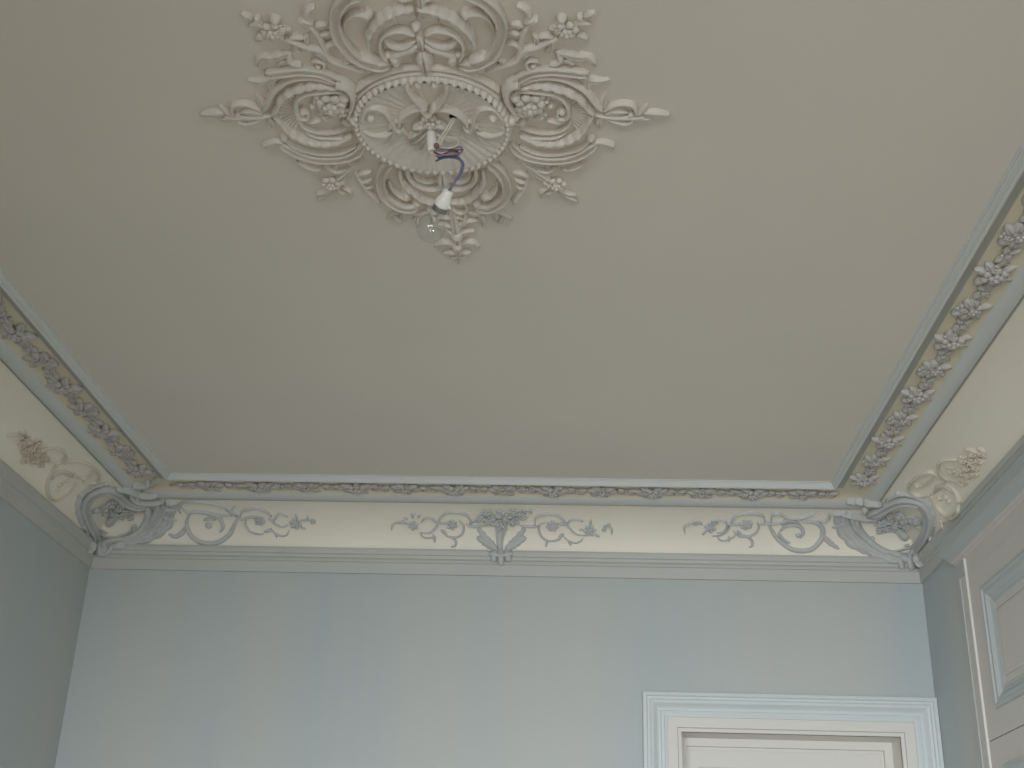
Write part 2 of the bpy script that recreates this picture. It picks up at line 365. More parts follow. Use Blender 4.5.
# ------------------------------------------------------------------ ceiling rose
AX, AY = -.186*K, 1.345*K
CEIL = EYE+K
def on_ceiling(u, v, off=0):
    r = ray(u, v); t = (1-off/K)/r.z; return W(r*t), Vector((0, 0, -1))
mx_ = lambda p: Vector((2*AX-p.x, p.y, p.z)); my_ = lambda p: Vector((p.x, 2*AY-p.y, p.z)); mxy = lambda p: mx_(my_(p))
rose = empty('ceiling_rose', (AX, AY, CEIL), 'large white plaster ceiling rose of scrolls, shells and flowers', 'ceiling rose')
def rpart(m, name): return m.build(name, 'rose_plaster', rose)
def cline(m, pts, w, h, kind='taper', prof=ROUND, fn=None, lobes=4):
    s_ = lambda u, v, o: on_ceiling(u, v, o)
    trace(m, pts, w, h, kind, prof, s_, lobes, mirror=(fn,) if fn else (1,))
def both(name, strokes, blobs=(), flowers=(), fns=(None, mx_)):
    """one part per side of the rose"""
    for fn in fns:
        m = M()
        for st in strokes:
            d_ = list(st)+['taper', ROUND, 4][len(st)-3:] if len(st) < 6 else list(st)
            cline(m, d_[0], d_[1], d_[2], d_[3], d_[4], fn, d_[5])
        for u, v, r_, h in blobs:
            p, n = on_ceiling(u, v, h*.5); p = p+Vector((0, 0, h*.5))
            if fn: p = fn(p)
            blob(m, p, Vector((r_, 0, 0)), Vector((0, r_, 0)), Vector((0, 0, h)), 9, 6)
        for u, v, r_, h, k in flowers:
            p, n = on_ceiling(u, v, h*.5); p = p+Vector((0, 0, h*.5))
            if fn: p = fn(p)
            flower(m, p, n, r_, h, k)
        rpart(m, name)
U = .0026
ALL = (None, mx_)
# side leaf sprays at the left and right tips
both('tip_spray', [
    ([(276, 114), (262, 116), (250, 117), (233, 117), (224, 116)], .008, .014),
    ([(226, 113), (214, 114), (200, 115)], .014, .016, 'leaf', LEAF),
    ([(234, 116), (226, 112), (219, 105)], .009, .014, 'leaf', LEAF),
    ([(234, 117), (226, 119), (217, 118)], .009, .014, 'leaf', LEAF),
    ([(263, 111), (252, 105), (241, 103), (233, 105), (232, 112), (236, 117)], .006, .015),
    ([(264, 115), (255, 112), (247, 112), (239, 113)], .011, .016, 'leaf', LEAF),
    ([(264, 117), (254, 121), (245, 123), (238, 120), (240, 116)], .007, .014),
    ([(263, 112), (261, 103), (256, 94)], .010, .014, 'leaf', LEAF),
    ([(268, 117), (271, 122), (272, 128)], .012, .014, 'leaf', LEAF)], [(238, 115, .008, .014)])
# outer straps of the side shells
both('side_strap', [
    ([(265, 74), (280, 72), (300, 70), (320, 72), (333, 77), (344, 83)], .010, .020, 'even', BAND),
    ([(263, 111), (269, 101), (272, 94), (278, 87), (290, 79.5), (305, 76.5), (320, 77.5), (338, 84)], .008, .018, 'even', ROUND),
    ([(280, 76), (270, 80), (258, 82), (247, 80)], .014, .014, 'leaf', LEAF),
    ([(268, 76), (271, 84), (273, 95)], .012, .012, 'leaf', LEAF),
    ([(336, 82), (345, 85), (352, 93), (353, 103), (350, 113), (349, 119)], .016, .030, 'fade', ROUND)])
both('shell_rim', [
    ([(272, 114), (277, 108), (281, 99), (290, 91.5), (303, 86.5), (318, 84.5), (337, 88)], .010, .026, 'lobed', ROUND, 7),
    ([(274, 115), (281, 122), (290, 131), (303, 138), (320, 142), (338, 141), (352, 135)], .010, .026, 'lobed', ROUND, 8)])
both('shell_fluting', [([(303+6*math.cos(a), 110+5*math.sin(a)), (303+16*math.cos(a), 111+13*math.sin(a)), (303+27*math.cos(a), 112+22*math.sin(a))], .0066, .008, 'grow', ROUND)
                       for a in [math.radians(x) for x in range(112, 262, 11)]])
both('inner_scroll', [
    ([(344, 92), (332, 89.5), (318, 90.5), (306, 92.5), (298, 98), (296, 108), (300, 116), (308, 117), (308, 112), (304, 111)], .007, .022, 'taper', ROUND),
    ([(356, 120), (345, 128), (330, 132), (315, 131), (303, 126), (296, 118)], .006, .014, 'taper', ROUND),
    ([(350, 138), (335, 137), (318, 136), (305, 131)], .005, .016, 'taper', ROUND)],
    [(303, 112, .012, .020), (344, 98, .016, .026), (350, 117, .012, .022)])
both('flower_bunch', [([(322, 120), (312, 122), (304, 122)], .008, .02, 'leaf', LEAF), ([(340, 121), (350, 124), (356, 122)], .01, .02, 'leaf', LEAF)],
     [(317, 96, .010, .020), (315, 101, .008, .018), (313, 106, .010, .018)],
     [(331, 108, .036, .050, 7), (320, 104, .018, .034, 5), (341, 113, .020, .036, 5), (326, 117, .018, .030, 5), (338, 102, .018, .03, 5)])
both('lower_strap', [
    ([(281, 144), (290, 149), (303, 155), (320, 158.5), (340, 158), (356, 153), (364, 144)], .011, .020, 'even', BAND),
    ([(284, 139), (294, 146), (306, 150), (322, 153), (342, 152), (356, 146)], .006, .016, 'taper', ROUND),
    ([(285, 143), (277, 141), (270, 142), (264, 145), (265, 148)], .006, .014, 'taper', ROUND)], [(284, 139, .011, .016)])
both('lower_sprig', [
    ([(362, 158), (352, 168), (343, 176), (334, 184)], .010, .016, 'taper', LEAF),
    ([(297, 162), (306, 167.5), (316, 170), (323, 169)], .012, .016, 'leaf', LEAF),
    ([(348, 170), (337, 172), (328, 168), (321, 162)], .010, .016, 'leaf', LEAF),
    ([(337, 170), (335, 164), (339, 162)], .008, .014, 'leaf', LEAF),
    ([(352, 166), (346, 161), (340, 160)], .008, .014, 'leaf', LEAF),
    ([(364, 160), (356, 163), (346, 163)], .008, .014, 'leaf', LEAF),
    ([(356, 166), (350, 176), (340, 181)], .010, .014, 'leaf', LEAF),
    ([(333, 190), (325, 193), (316, 195)], .010, .014, 'leaf', LEAF),
    ([(332, 192), (324, 197), (317, 201)], .009, .014, 'leaf', LEAF),
    ([(336, 190), (341, 193), (347, 193)], .010, .014, 'leaf', LEAF),
    ([(342, 188), (349, 191), (352, 198)], .007, .014, 'leaf', LEAF),
    ([(354, 170), (361, 182), (368, 191), (379, 201)], .010, .016, 'grow', ROUND),
    ([(360, 182), (367, 182), (372, 179)], .009, .014, 'leaf', LEAF), ([(363, 187), (369, 188), (373, 186)], .009, .014, 'leaf', LEAF),
    ([(357, 177), (363, 174), (372, 172)], .009, .014, 'leaf', LEAF)], [(342, 182, .010, .016)], [(331, 186, .026, .034, 6), (339, 184, .014, .026, 5)])
both('flower_spray', [
    ([(366, 71), (352, 67), (343, 64), (332, 60), (322, 50), (308, 47), (296, 42), (284, 38)], .008, .016, 'even', ROUND),
    ([(333, 61), (326, 57), (318, 52), (306, 48)], .013, .018, 'leaf', LEAF),
    ([(240, 14), (247, 17), (254, 20)], .012, .014, 'leaf', LEAF), ([(254, 20), (262, 25), (268, 30)], .005, .012),
    ([(266, 27), (256, 25), (248, 26)], .010, .014, 'leaf', LEAF), ([(268, 36), (262, 38), (256, 41)], .013, .014, 'leaf', LEAF),
    ([(278, 29), (286, 30), (291, 30)], .011, .016, 'leaf', LEAF),
    ([(328, 54), (322, 42), (316, 32), (308, 24), (298, 19)], .007, .015, 'even', ROUND),
    ([(307, 20), (306, 13), (308, 9), (315, 6)], .008, .014, 'taper', ROUND), ([(300, 20), (308, 23), (314, 25)], .013, .018, 'leaf', LEAF),
    ([(314, 27), (321, 26), (328, 25)], .011, .014, 'leaf', LEAF), ([(320, 35), (326, 35), (333, 34)], .011, .014, 'leaf', LEAF),
    ([(308, 45), (306, 39), (309, 34)], .008, .014, 'leaf', LEAF), ([(304, 38), (296, 36), (288, 38)], .006, .014),
    ([(326, 55), (326, 47), (333, 43), (340, 46)], .007, .014), ([(345, 66), (347, 61), (354, 59)], .008, .014, 'leaf', LEAF),
    ([(257, 66), (262, 58), (272, 58), (284, 55), (292, 53)], .014, .014, 'lobed', LEAF), ([(290, 53), (289, 60), (295, 64), (302, 65)], .008, .014),
    ([(278, 66), (282, 62), (287, 61)], .008, .012, 'leaf', LEAF), ([(292, 42), (296, 50), (302, 52)], .007, .014, 'leaf', LEAF),
    ([(311, 62), (318, 60), (324, 63), (323, 69), (317, 70), (316, 66)], .005, .014)],
    [(275, 21, .012, .018), (257, 19, .008, .014), (318, 67, .008, .014), (346, 62, .009, .014)], [(273, 34, .027, .034, 6), (280, 31, .014, .03, 5)])
# C scrolls toward the window side and the far side
topC = [([(362, -4), (350, -4), (341, 4), (336, 13), (335, 24), (338, 34), (344, 44), (353, 54), (362, 59), (375, 63.5), (390, 64)], .012, .026, 'even', BAND),
        ([(369, 16), (362, 13), (353, 14), (346, 20), (344, 28)], .010, .022, 'fade', ROUND),
        ([(356, 57), (364, 58), (374, 61), (384, 64)], .014, .030, 'leaf', LEAF), ([(353, 62), (358, 66), (366, 67)], .008, .016, 'leaf', LEAF)]
both('c_scroll', topC, [(367, 15, .013, .022), (396, 62, .013, .024)])
botC = [([(392, 160), (385, 167), (381, 176), (381, 186), (386, 196), (395, 203), (406, 207), (418, 206)], .012, .026, 'even', BAND),
        ([(408, 197), (400, 195), (393, 189), (389, 182)], .010, .022, 'fade', ROUND)]
both('c_scroll', botC, [(407, 196, .013, .022), (417, 204, .014, .022)])
both('rocaille_arch', [
    ([(370, 48), (368, 40), (371, 30), (378, 21), (388, 14), (400, 10), (414, 8.5)], .010, .026, 'lobed', ROUND, 7),
    ([(389, 60), (382, 52), (380, 42), (384, 34), (393, 29.5), (404, 29), (415, 34)], .0045, .022, 'even', ROUND),
    ([(376, 50), (374, 42), (378, 31), (386, 24), (400, 18), (416, 17)], .014, .008, 'even', ROUND),
    ([(384, 38), (389, 43), (397, 46), (406, 45), (416, 39)], .009, .020, 'taper', ROUND),
    ([(390, 58), (399, 52), (408, 49), (418, 44)], .012, .022, 'taper', ROUND),
    ([(412, 51), (417, 49), (420, 46)], .008, .018, 'leaf', LEAF)], [(395, 59, .015, .026), (388, 55, .010, .018)])
both('rocaille_arch', [
    ([(400, 170), (401, 178), (406, 186), (413, 191), (420, 197), (430, 201), (444, 202)], .010, .024, 'lobed', ROUND, 7),
    ([(407, 165), (408, 174), (414, 182), (424, 187), (436, 188), (446, 184)], .007, .020, 'even', ROUND),
    ([(413, 172), (418, 178), (428, 181), (438, 178)], .006, .016, 'taper', ROUND)])
def centre(name, strokes, blobs=(), flowers=()):
    for fn in (None, my_):
        m = M()
        for st in strokes: cline(m, *st, fn=fn)
        for u, v, r_, h in blobs:
            p, n = on_ceiling(u, v, h*.5); p = p+Vector((0, 0, h*.5)); p = fn(p) if fn else p
            blob(m, p, Vector((r_, 0, 0)), Vector((0, r_, 0)), Vector((0, 0, h)), 9, 6)
        rpart(m, name)
# pointed leaf crown at the far tip, repeated at the near tip
centre('leaf_crown', [
    ([(452, 206), (454, 222), (457, 240), (459, 264)], .016, .020, 'leaf', LEAF),
    ([(457, 236), (449, 232), (444, 227)], .014, .018, 'leaf', LEAF), ([(457, 236), (465, 232), (475, 231)], .014, .018, 'leaf', LEAF),
    ([(458, 246), (446, 243), (434, 246)], .014, .018, 'leaf', LEAF), ([(458, 246), (470, 242), (480, 247)], .014, .018, 'leaf', LEAF),
    ([(459, 253), (450, 253), (443, 253)], .012, .016, 'leaf', LEAF), ([(459, 253), (466, 253), (471, 252)], .012, .016, 'leaf', LEAF),
    ([(455, 228), (466, 222), (478, 221)], .012, .018, 'leaf', LEAF), ([(455, 228), (440, 224), (430, 226)], .012, .018, 'leaf', LEAF),
    ([(458, 258), (453, 257), (450, 258)], .008, .014, 'leaf', LEAF), ([(459, 258), (464, 257), (467, 257)], .008, .014, 'leaf', LEAF)],
    [(457, 237, .020, .028), (457, 247, .018, .026)])
both('side_leaf', [
    ([(430, 212), (418, 214), (406, 210), (396, 213), (387, 219)], .011, .016, 'leaf', LEAF), ([(418, 212), (416, 220), (419, 226)], .010, .014, 'leaf', LEAF),
    ([(404, 210), (402, 216), (405, 221)], .009, .014, 'leaf', LEAF), ([(432, 214), (436, 222), (446, 229)], .008, .016, 'taper', ROUND),
    ([(393, 214), (397, 220), (403, 222)], .009, .014, 'leaf', LEAF)])
both('centre_tendril', [([(446, 206), (436, 212), (428, 208), (430, 202)], .006, .016), ([(450, 218), (440, 216), (434, 219)], .007, .014)], [], [], (None, mx_, my_, mxy))
# drop leaves on the axis
centre('drop_leaf', [([(418, 34), (421, 44), (423, 52)], .011, .022, 'leaf', LEAF), ([(422, 52), (424, 60), (426, 74)], .022, .034, 'leaf', LEAF)], [(416, 27, .012, .022), (419, 37, .010, .018)])
# the round centre: band, ribbed rim, fluted bowl, cartouche
RC = Vector((AX-.002*K, AY+.001*K, CEIL))
def ringpts(r, a0, a1, n): return [Vector((RC.x+r*math.cos(a0+(a1-a0)*i/n), RC.y+r*math.sin(a0+(a1-a0)*i/n), CEIL)) for i in range(n+1)]
DN = Vector((0, 0, -1))
for a0 in (math.pi*.20, math.pi*1.20):
    m = M(); P = ringpts(.194, a0, a0+math.pi*.6, 60); sweep(m, P, [DN]*61, [.009*widths('even', q/60) for q in range(61)], [.016]*61, ROUND)
    P = ringpts(.182, a0-.1, a0+math.pi*.6+.1, 60); sweep(m, P, [DN]*61, [.006]*61, [.020]*61, RIDGE); rpart(m, 'plain_band')
m = M(); n = 240; P = ringpts(.171, 0, 2*math.pi, n)
hd = [.036+.005*math.cos(2*math.pi*i*58/n) for i in range(n+1)]; wd = [.0125+.0022*math.cos(2*math.pi*i*58/n) for i in range(n+1)]
nn = 464; P = ringpts(.171, 0, 2*math.pi, nn); rib = [(1+math.cos(2*math.pi*i*58/nn))/2 for i in range(nn+1)]
sweep(m, P, [DN]*(nn+1), [.0085+.0022*x for x in rib], [.026+.007*x for x in rib]); rpart(m, 'ribbed_rim')
m = M(); NR, NA = 16, 288; vs = []; fs = []
for i in range(NR+1):
    r_ = .165*i/NR+.0001; q = i/NR
    for j in range(NA):
        a = 2*math.pi*j/NA; h = .008+.018*q**2.2+.0009*math.cos(44*a)*min(1, q*1.6)
        vs.append((RC.x+r_*math.cos(a), RC.y+r_*math.sin(a), CEIL-h))
for i in range(NR):
    for j in range(NA): fs.append((i*NA+j, (i+1)*NA+j, (i+1)*NA+(j+1) % NA, i*NA+(j+1) % NA))
m.add(vs, fs); rpart(m, 'fluted_bowl')
both('cartouche', [
    ([(361, 121), (366, 106), (375, 103.5), (384, 107), (391, 116), (396, 125), (401, 127), (404, 124)], .007, .032, 'even', ROUND),
    ([(399, 125), (401, 116), (408, 109), (418, 105.5), (428, 107)], .007, .030, 'even', ROUND),
    ([(407, 78), (408, 85), (414, 94), (421, 101), (427, 107)], .008, .034, 'even', ROUND),
    ([(360, 124), (370, 130), (382, 132), (394, 129)], .008, .030, 'taper', ROUND),
    ([(415, 79), (420, 82), (419, 78)], .006, .034), ([(389, 119), (391, 126), (386, 130)], .007, .026, 'leaf', LEAF)],
    [(371, 116, .014, .038), (371, 116, .018, .030), (391, 124, .009, .030), (354, 120, .012, .034)])
both('cartouche', [
    ([(361, 121), (366, 106), (375, 103.5), (384, 107), (391, 116), (396, 125), (401, 127), (404, 124)], .007, .022, 'even', ROUND),
    ([(399, 125), (401, 116), (408, 109), (418, 105.5), (428, 107)], .007, .020, 'even', ROUND)], [], [], (my_, mxy))
for st in ([(407, 137), (414, 133), (420, 128), (430, 126)], [(410, 142), (416, 138), (424, 132), (430, 127)], [(420, 147), (423, 140), (430, 128)], [(452, 140), (444, 134), (430, 127)],
           [(412, 128), (420, 124), (430, 126)], [(448, 128), (440, 123), (430, 126)], [(440, 146), (437, 138), (430, 128)]):
    m = M(); cline(m, st, .010, .040, 'leaf', LEAF); rpart(m, 'centre_leaf')
m = M(); cline(m, [(420, 102), (428, 111), (436, 102)], .006, .036, 'even', ROUND)
p, n_ = on_ceiling(430, 127, .03); flower(m, Vector((p.x, p.y, CEIL-.008)), n_, .028, .034, 6); rpart(m, 'centre_boss')
hp, _ = on_ceiling(455, 116, .018)
m = M(); blob(m, Vector((hp.x, hp.y, CEIL-.016)), Vector((.014, -.006, 0)), Vector((.003, .008, 0)), Vector((0, 0, .006)), 12, 6); m.build('cable_hole', 'hole_dark', rose)

# ------------------------------------------------------------------ pendant: wires, terminal block, lamp holder and bulb
def at(u, v, Y):
    r = ray(u, v); return W(r*(Y/K/r.y))
def tube(m, P, r, sides=7, step=.006):
    P = catmull(P, step); n = len(P); vs = []; ref = Vector((.3, .2, .9))
    for i in range(n):
        t = (P[min(i+1, n-1)]-P[max(i-1, 0)]).normalized(); s = t.cross(ref).normalized(); q = t.cross(s); rr = r[i] if isinstance(r, list) else r
        for j in range(sides):
            a = 2*math.pi*j/sides; vs.append(P[i]+(s*math.cos(a)+q*math.sin(a))*rr)
    fs = [(i*sides+j, i*sides+(j+1) % sides, (i+1)*sides+(j+1) % sides, (i+1)*sides+j) for i in range(n-1) for j in range(sides)]
    fs += [tuple(range(sides-1, -1, -1)), tuple(range((n-1)*sides, n*sides))]; m.add(vs, fs)
def lathe(m, c, axis, prof, seg=28):
    axis = axis.normalized(); s = axis.cross(Vector((0, 1, 0))).normalized(); q = axis.cross(s); vs = []
    for r_, h in prof:
        for j in range(seg): a = 2*math.pi*j/seg; vs.append(c+axis*h+(s*math.cos(a)+q*math.sin(a))*max(r_, 1e-5))
    fs = [(i*seg+j, i*seg+(j+1) % seg, (i+1)*seg+(j+1) % seg, (i+1)*seg+j) for i in range(len(prof)-1) for j in range(seg)]
    m.add(vs, fs)
pend = empty('pendant_lamp_holder', (hp.x, hp.y, CEIL-.016), 'bare white lamp holder hanging on loose coloured wires from the ceiling rose', 'lamp holder')
def pp(m, name, mt, smooth=True): return m.build(name, mt, pend, smooth=smooth)
Y1 = hp.y+.01
bs, bc_ = at(449, 190, 2.335), at(432, 226, 2.40)
axis = (bc_-bs).normalized()
top = hp+Vector((0, 0, .004))
m = M(); tube(m, [top, at(447, 128, Y1), at(440, 138, Y1), at(437, 146, Y1), at(441, 148, Y1+.01)], .0022); tube(m, [top+Vector((.004, 0, 0)), at(451, 126, Y1), at(444, 137, Y1), at(440, 146, Y1)], .0022)
tube(m, [at(437, 147, Y1), at(441, 140, Y1), at(449, 137, Y1+.01), at(457, 140, Y1+.01), at(458, 145, Y1), at(450, 148, Y1-.01), at(440, 148, Y1)], .0022)
pp(m, 'white_wire', 'wire_white')
m = M(); a = at(431, 132.5, Y1); b = at(432.5, 151.5, Y1); lathe(m, a, b-a, [(0, 0), (.0095, .0005), (.0105, .004), (.0105, (b-a).length-.003), (.0092, (b-a).length), (.007, (b-a).length), (.006, (b-a).length-.012), (0, (b-a).length-.012)], 16)
tb = pp(m, 'terminal_block', 'socket_plastic')
m = M(); c0 = at(436.5, 146, Y1-.012); lathe(m, c0, Vector((0, -1, -.4)), [(0, 0), (.006, 0), (.006, .006), (.0045, .0065), (0, .005)], 12); m.build('clamp_screw', 'brass', tb, origin=None) if False else pp(m, 'clamp_screw', 'wire_brown')
m = M(); tube(m, [at(434, 149, Y1), at(442, 151, Y1-.01), at(452, 148, Y1), at(461, 147, Y1), at(462, 152, Y1+.01), at(455, 154, Y1), at(445, 155, Y1-.01), at(436, 156, Y1)], .0024)
tube(m, [at(436, 147, Y1+.01), at(446, 150, Y1), at(456, 150, Y1+.01), at(463, 150, Y1), at(458, 156, Y1)], .0022); pp(m, 'violet_wire', 'wire_violet')
m = M(); tube(m, [at(434, 152, Y1), at(441, 155, Y1), at(449, 152, Y1-.01), at(458, 152, Y1+.01), at(452, 157, Y1)], .0022); pp(m, 'brown_wire', 'wire_brown')
m = M(); tube(m, [at(436, 161, Y1+.02), at(443, 158, Y1+.01), at(452, 157.5, Y1+.01), at(460, 160, Y1+.02), at(463.5, 164, Y1+.03), at(461, 173, Y1+.05), at(455, 182, Y1+.05), bs+axis*.002], .0024)
pp(m, 'blue_wire', 'wire_blue')
m = M(); tube(m, [at(438, 158, Y1+.02), at(449, 156, Y1+.01), at(458, 157, Y1+.02), at(462, 165, Y1+.03), at(458, 176, Y1+.05), at(453, 184, Y1+.05), bs+axis*.004+Vector((.003, 0, 0))], .0026)
pp(m, 'violet_wire', 'wire_violet')
LH = (bc_-bs).length
m = M(); lathe(m, bs, axis, [(0, 0), (.0100, 0), (.0120, .002), (.0130, .016), (.0160, .022), (.0172, .026), (.0178, .038), (.0178, .042), (.016, .042), (.016, .030), (0, .028)]); pp(m, 'holder_shell', 'socket_plastic')
m = M(); s_ = axis.cross(Vector((0, 1, 0))).normalized(); blob(m, bs+axis*.034+s_*.019, s_*.004, Vector((0, .004, 0)), axis*.005, 8, 5); pp(m, 'terminal_screw', 'socket_plastic')
m = M(); lathe(m, bs, axis, [(.016, .041), (.0180, .0420), (.0180, .0445), (.0168, .0455), (.0178, .047), (.0178, .0495), (.0168, .0505), (.0178, .052), (.0178, .054), (.0160, .055), (.0148, .053), (.0148, .038)]); pp(m, 'threaded_ring', 'cap_metal')
bulb = empty('light_bulb', bc_, 'clear glass light bulb, unlit, screwed into the hanging lamp holder', 'light bulb')
BR = .0330; cdist = LH+.006
prof = [(.0130, .052), (.0135, .056), (.0165, .064)] 
for i in range(3, 19):
    a = math.pi*i/18; prof.append((BR*math.sin(a), cdist-BR*math.cos(a)))
pr = [(r_, h) for r_, h in prof if h > .05]; pr = sorted(pr, key=lambda x: x[1])
m = M(); lathe(m, bs, axis, pr, 32); m.build('glass_envelope', 'bulb_glass', bulb)
m = M(); lathe(m, bs, axis, [(0, .036), (.0125, .037), (.0135, .041), (.0128, .043), (.0138, .046), (.0138, .0545), (.0125, .0555), (0, .0555)], 20); m.build('screw_cap', 'cap_metal', bulb)
m = M(); lathe(m, bs, axis, [(.006, .055), (.004, .062), (.0022, .070), (.0022, .080), (0, .081)], 12); m.build('glass_stem', 'bulb_glass', bulb)
m = M(); q_ = axis.cross(s_)
for sg in (-1, 1): tube(m, [bs+axis*.060+s_*.001*sg, bs+axis*.074+s_*.004*sg, bs+axis*.082+s_*.010*sg], .0006, 5)
tube(m, [bs+axis*.082-s_*.010, bs+axis*.086-s_*.004+q_*.004, bs+axis*.086+s_*.004+q_*.004, bs+axis*.082+s_*.010], .0005, 5); m.build('filament', 'cap_metal', bulb)

# ------------------------------------------------------------------ flower garland in the cornice
def cluster_mesh(kind, seed):
    """local frame: x along the run, y across it toward the room, z out of the plaster"""
    rnd = random.Random(seed); m = M(); X, Y_, Z = Vector((1, 0, 0)), Vector((0, 1, 0)), Vector((0, 0, 1))
    def lf(a, r0, r1, w, h):
        d = Vector((math.cos(a), math.sin(a), 0)); side = Vector((-d.y, d.x, 0))*rnd.uniform(-.25, .25)
        P = [d*(r0+(r1-r0)*t)+side*(r1*t*t) for t in [k/6 for k in range(7)]]
        sweep(m, [p+Z*.002 for p in P], [Z]*7, [w*widths('leaf', k/6) for k in range(7)], [h*(.5+.5*math.sin(math.pi*k/6)) for k in range(7)], LEAF)
    if kind == 'rose':
        flower(m, Vector((0, 0, 0)), Z, .034, .032, 6, rnd.random()); flower(m, Vector((.030, .012, 0)), Z, .018, .024, 5); flower(m, Vector((-.030, -.010, 0)), Z, .018, .022, 5)
        for a in (.3, 1.2, 2.4, 3.5, 4.3, 5.4): lf(a+rnd.uniform(-.2, .2), .015, .058, .013, .016)
        lf(0, .03, .085, .009, .012); lf(math.pi, .03, .085, .009, .012)
    elif kind == 'leafy':
        flower(m, Vector((0, 0, 0)), Z, .026, .026, 5, rnd.random()); flower(m, Vector((.004, .028, 0)), Z, .017, .022, 5)
        for a in (.1, .8, 2.2, 3.0, 3.9, 5.3): lf(a+rnd.uniform(-.2, .2), .012, .052, .015, .016)
    else:
        flower(m, Vector((0, 0, 0)), Z, .016, .018, 5, rnd.random())
        for a in (.2, 2.8, 3.6, 5.7): lf(a+rnd.uniform(-.3, .3), .006, .036, .010, .012)
    me = bpy.data.meshes.new(kind); me.from_pydata([tuple(v) for v in m.v], [], m.f); me.materials.append(MATS['garland_plaster'])
    for p in me.polygons: p.use_smooth = True
    return me
CL = {k: [cluster_mesh(k, i*7+1) for i in range(2)] for k in ('rose', 'leafy', 'bud')}
DS, ZS = .189, .9962
def garland(side, label, s0, s1, first):
    if side == 'far': base = W((0, D-DS, ZS))
    elif side == 'left': base = W((L+DS, 0, ZS))
    else: base = W((R-DS, 0, ZS))
    g = empty('flower_garland', base if side != 'far' else W(((L+R)/2, D-DS, ZS)), label, 'garland', 'plaster garlands of the cornice')
    step = .2
    i = 0; s = first; s_min, s_max = s0, s1
    # run from first, spacing .1 m: rose, bud, leafy, bud
    seq = ['rose', 'bud', 'leafy', 'bud']
    def rot(side):
        if side == 'far': ex, ey = Vector((1, 0, 0)), Vector((0, -1, 0))
        elif side == 'left': ex, ey = Vector((0, 1, 0)), Vector((1, 0, 0))
        else: ex, ey = Vector((0, -1, 0)), Vector((-1, 0, 0))
        ez = Vector((0, 0, -1))
        if ex.cross(ey).dot(ez) < 0: ex = -ex
        return Matrix((ex, ey, ez)).transposed().to_4x4()
    Rm = rot(side); rnd = random.Random(side)
    k = math.ceil((s_min-first)/.1)
    while first+k*.1 < s_max:
        pos = first+k*.1; kind = seq[k % 4]; nm = {'rose': 'flower_cluster', 'leafy': 'leafy_cluster', 'bud': 'bud_cluster'}[kind]
        o = bpy.data.objects.new(nm, CL[kind][(k//4) % 2]); COL.objects.link(o); o.parent = g
        if side == 'far': p = Vector((pos, (D-DS)*K, EYE+ZS*K))
        elif side == 'left': p = Vector(((L+DS)*K, pos, EYE+ZS*K))
        else: p = Vector(((R-DS)*K, pos, EYE+ZS*K))
        o.matrix_local = Matrix.Translation(p-g.location) @ Rm @ Matrix.Rotation(rnd.uniform(-.2, .2), 4, 'Z') @ Matrix.Scale(1.16, 4); k += 1
    m = M(); n = 60; P = []
    for i in range(n+1):
        t = s_min+(s_max-s_min)*i/n; w = .008*math.sin(t*31.4)
        if side == 'far': P.append(Vector((t, (D-DS)*K-w, EYE+ZS*K)))
        elif side == 'left': P.append(Vector(((L+DS)*K+w, t, EYE+ZS*K)))
        else: P.append(Vector(((R-DS)*K-w, t, EYE+ZS*K)))
    sweep(m, P, [DN]*len(P), [.0045]*len(P), [.008]*len(P)); m.build('stem', 'garland_plaster', g)
def at_far(u, v, d): r = ray(u, v); return (r*((D-d)/r.y)).x*K
garland('far', 'leafy plaster garland in the cornice above the far wall', (L+.235)*K, (R-.235)*K, at_far(454, 490, DS))
garland('left', 'leafy plaster garland in the cornice along the left wall', .5, (D-.262)*K, 4.55)
garland('right', 'leafy plaster garland in the cornice along the right wall', .5, (D-.262)*K, 4.55)

# ------------------------------------------------------------------ painted plaster ornaments on the cove
PXM = .0040
class Orn:
    def __init__(s, name, label, cat, base, mt, group=None):
        s.o = empty(name, base, label, cat, group); s.mt = mt; s.m = None
    def begin(s): s.m = M(); return s
    def line(s, pts, r, h=.014, kind='taper', prof=ROUND, lobes=4): trace(s.m, pts, r*PXM, h, kind, prof, on_cornice, lobes); return s
    def dot(s, u, v, r, h=.014):
        p, n = on_cornice(u, v); t = n.cross(Vector((.2, .1, .95))).normalized(); b = n.cross(t); blob(s.m, p, t*r*PXM, b*r*PXM, n*h, 9, 6); return s
    def flw(s, u, v, r, h=.018, k=5):
        p, n = on_cornice(u, v); flower(s.m, p, n, r*PXM, h, k, random.random()); return s
    def end(s, name, mt=None): s.m.build(name, mt or s.mt, s.o); return s
# --- centre vase
p, _ = on_cornice(501, 560)
v = Orn('flower_vase_ornament', 'grey plaster vase of flowers with scrolling sprigs at the middle of the far cornice', 'cornice ornament', p, 'relief_grey')
v.begin().line([(501, 553), (500, 545), (500, 538), (501, 528), (501, 520)], 7, .030, 'grow', BAND).end('vase')
v.begin()
for x, yy in ((494, 562), (501, 566), (508, 562)): v.line([(x if x == 501 else x+(501-x)*.2, 550), (x, yy-5), (x, yy)], 3.8, .024, 'even')
v.line([(489, 553), (501, 555), (513, 553)], 2.5, .026, 'even').end('vase_foot')
for sx in (-1, 1):
    f = lambda u: u if sx < 0 else 2*501.5-u
    v.begin().line([(f(497), 551), (f(491), 545), (f(485), 541), (f(477), 537)], 5.4, .018, 'lobed', LEAF).line([(f(495), 548), (f(487), 539), (f(481), 532), (f(478), 527)], 3.6, .016, 'lobed', LEAF).end('acanthus_leaf')
v.begin()
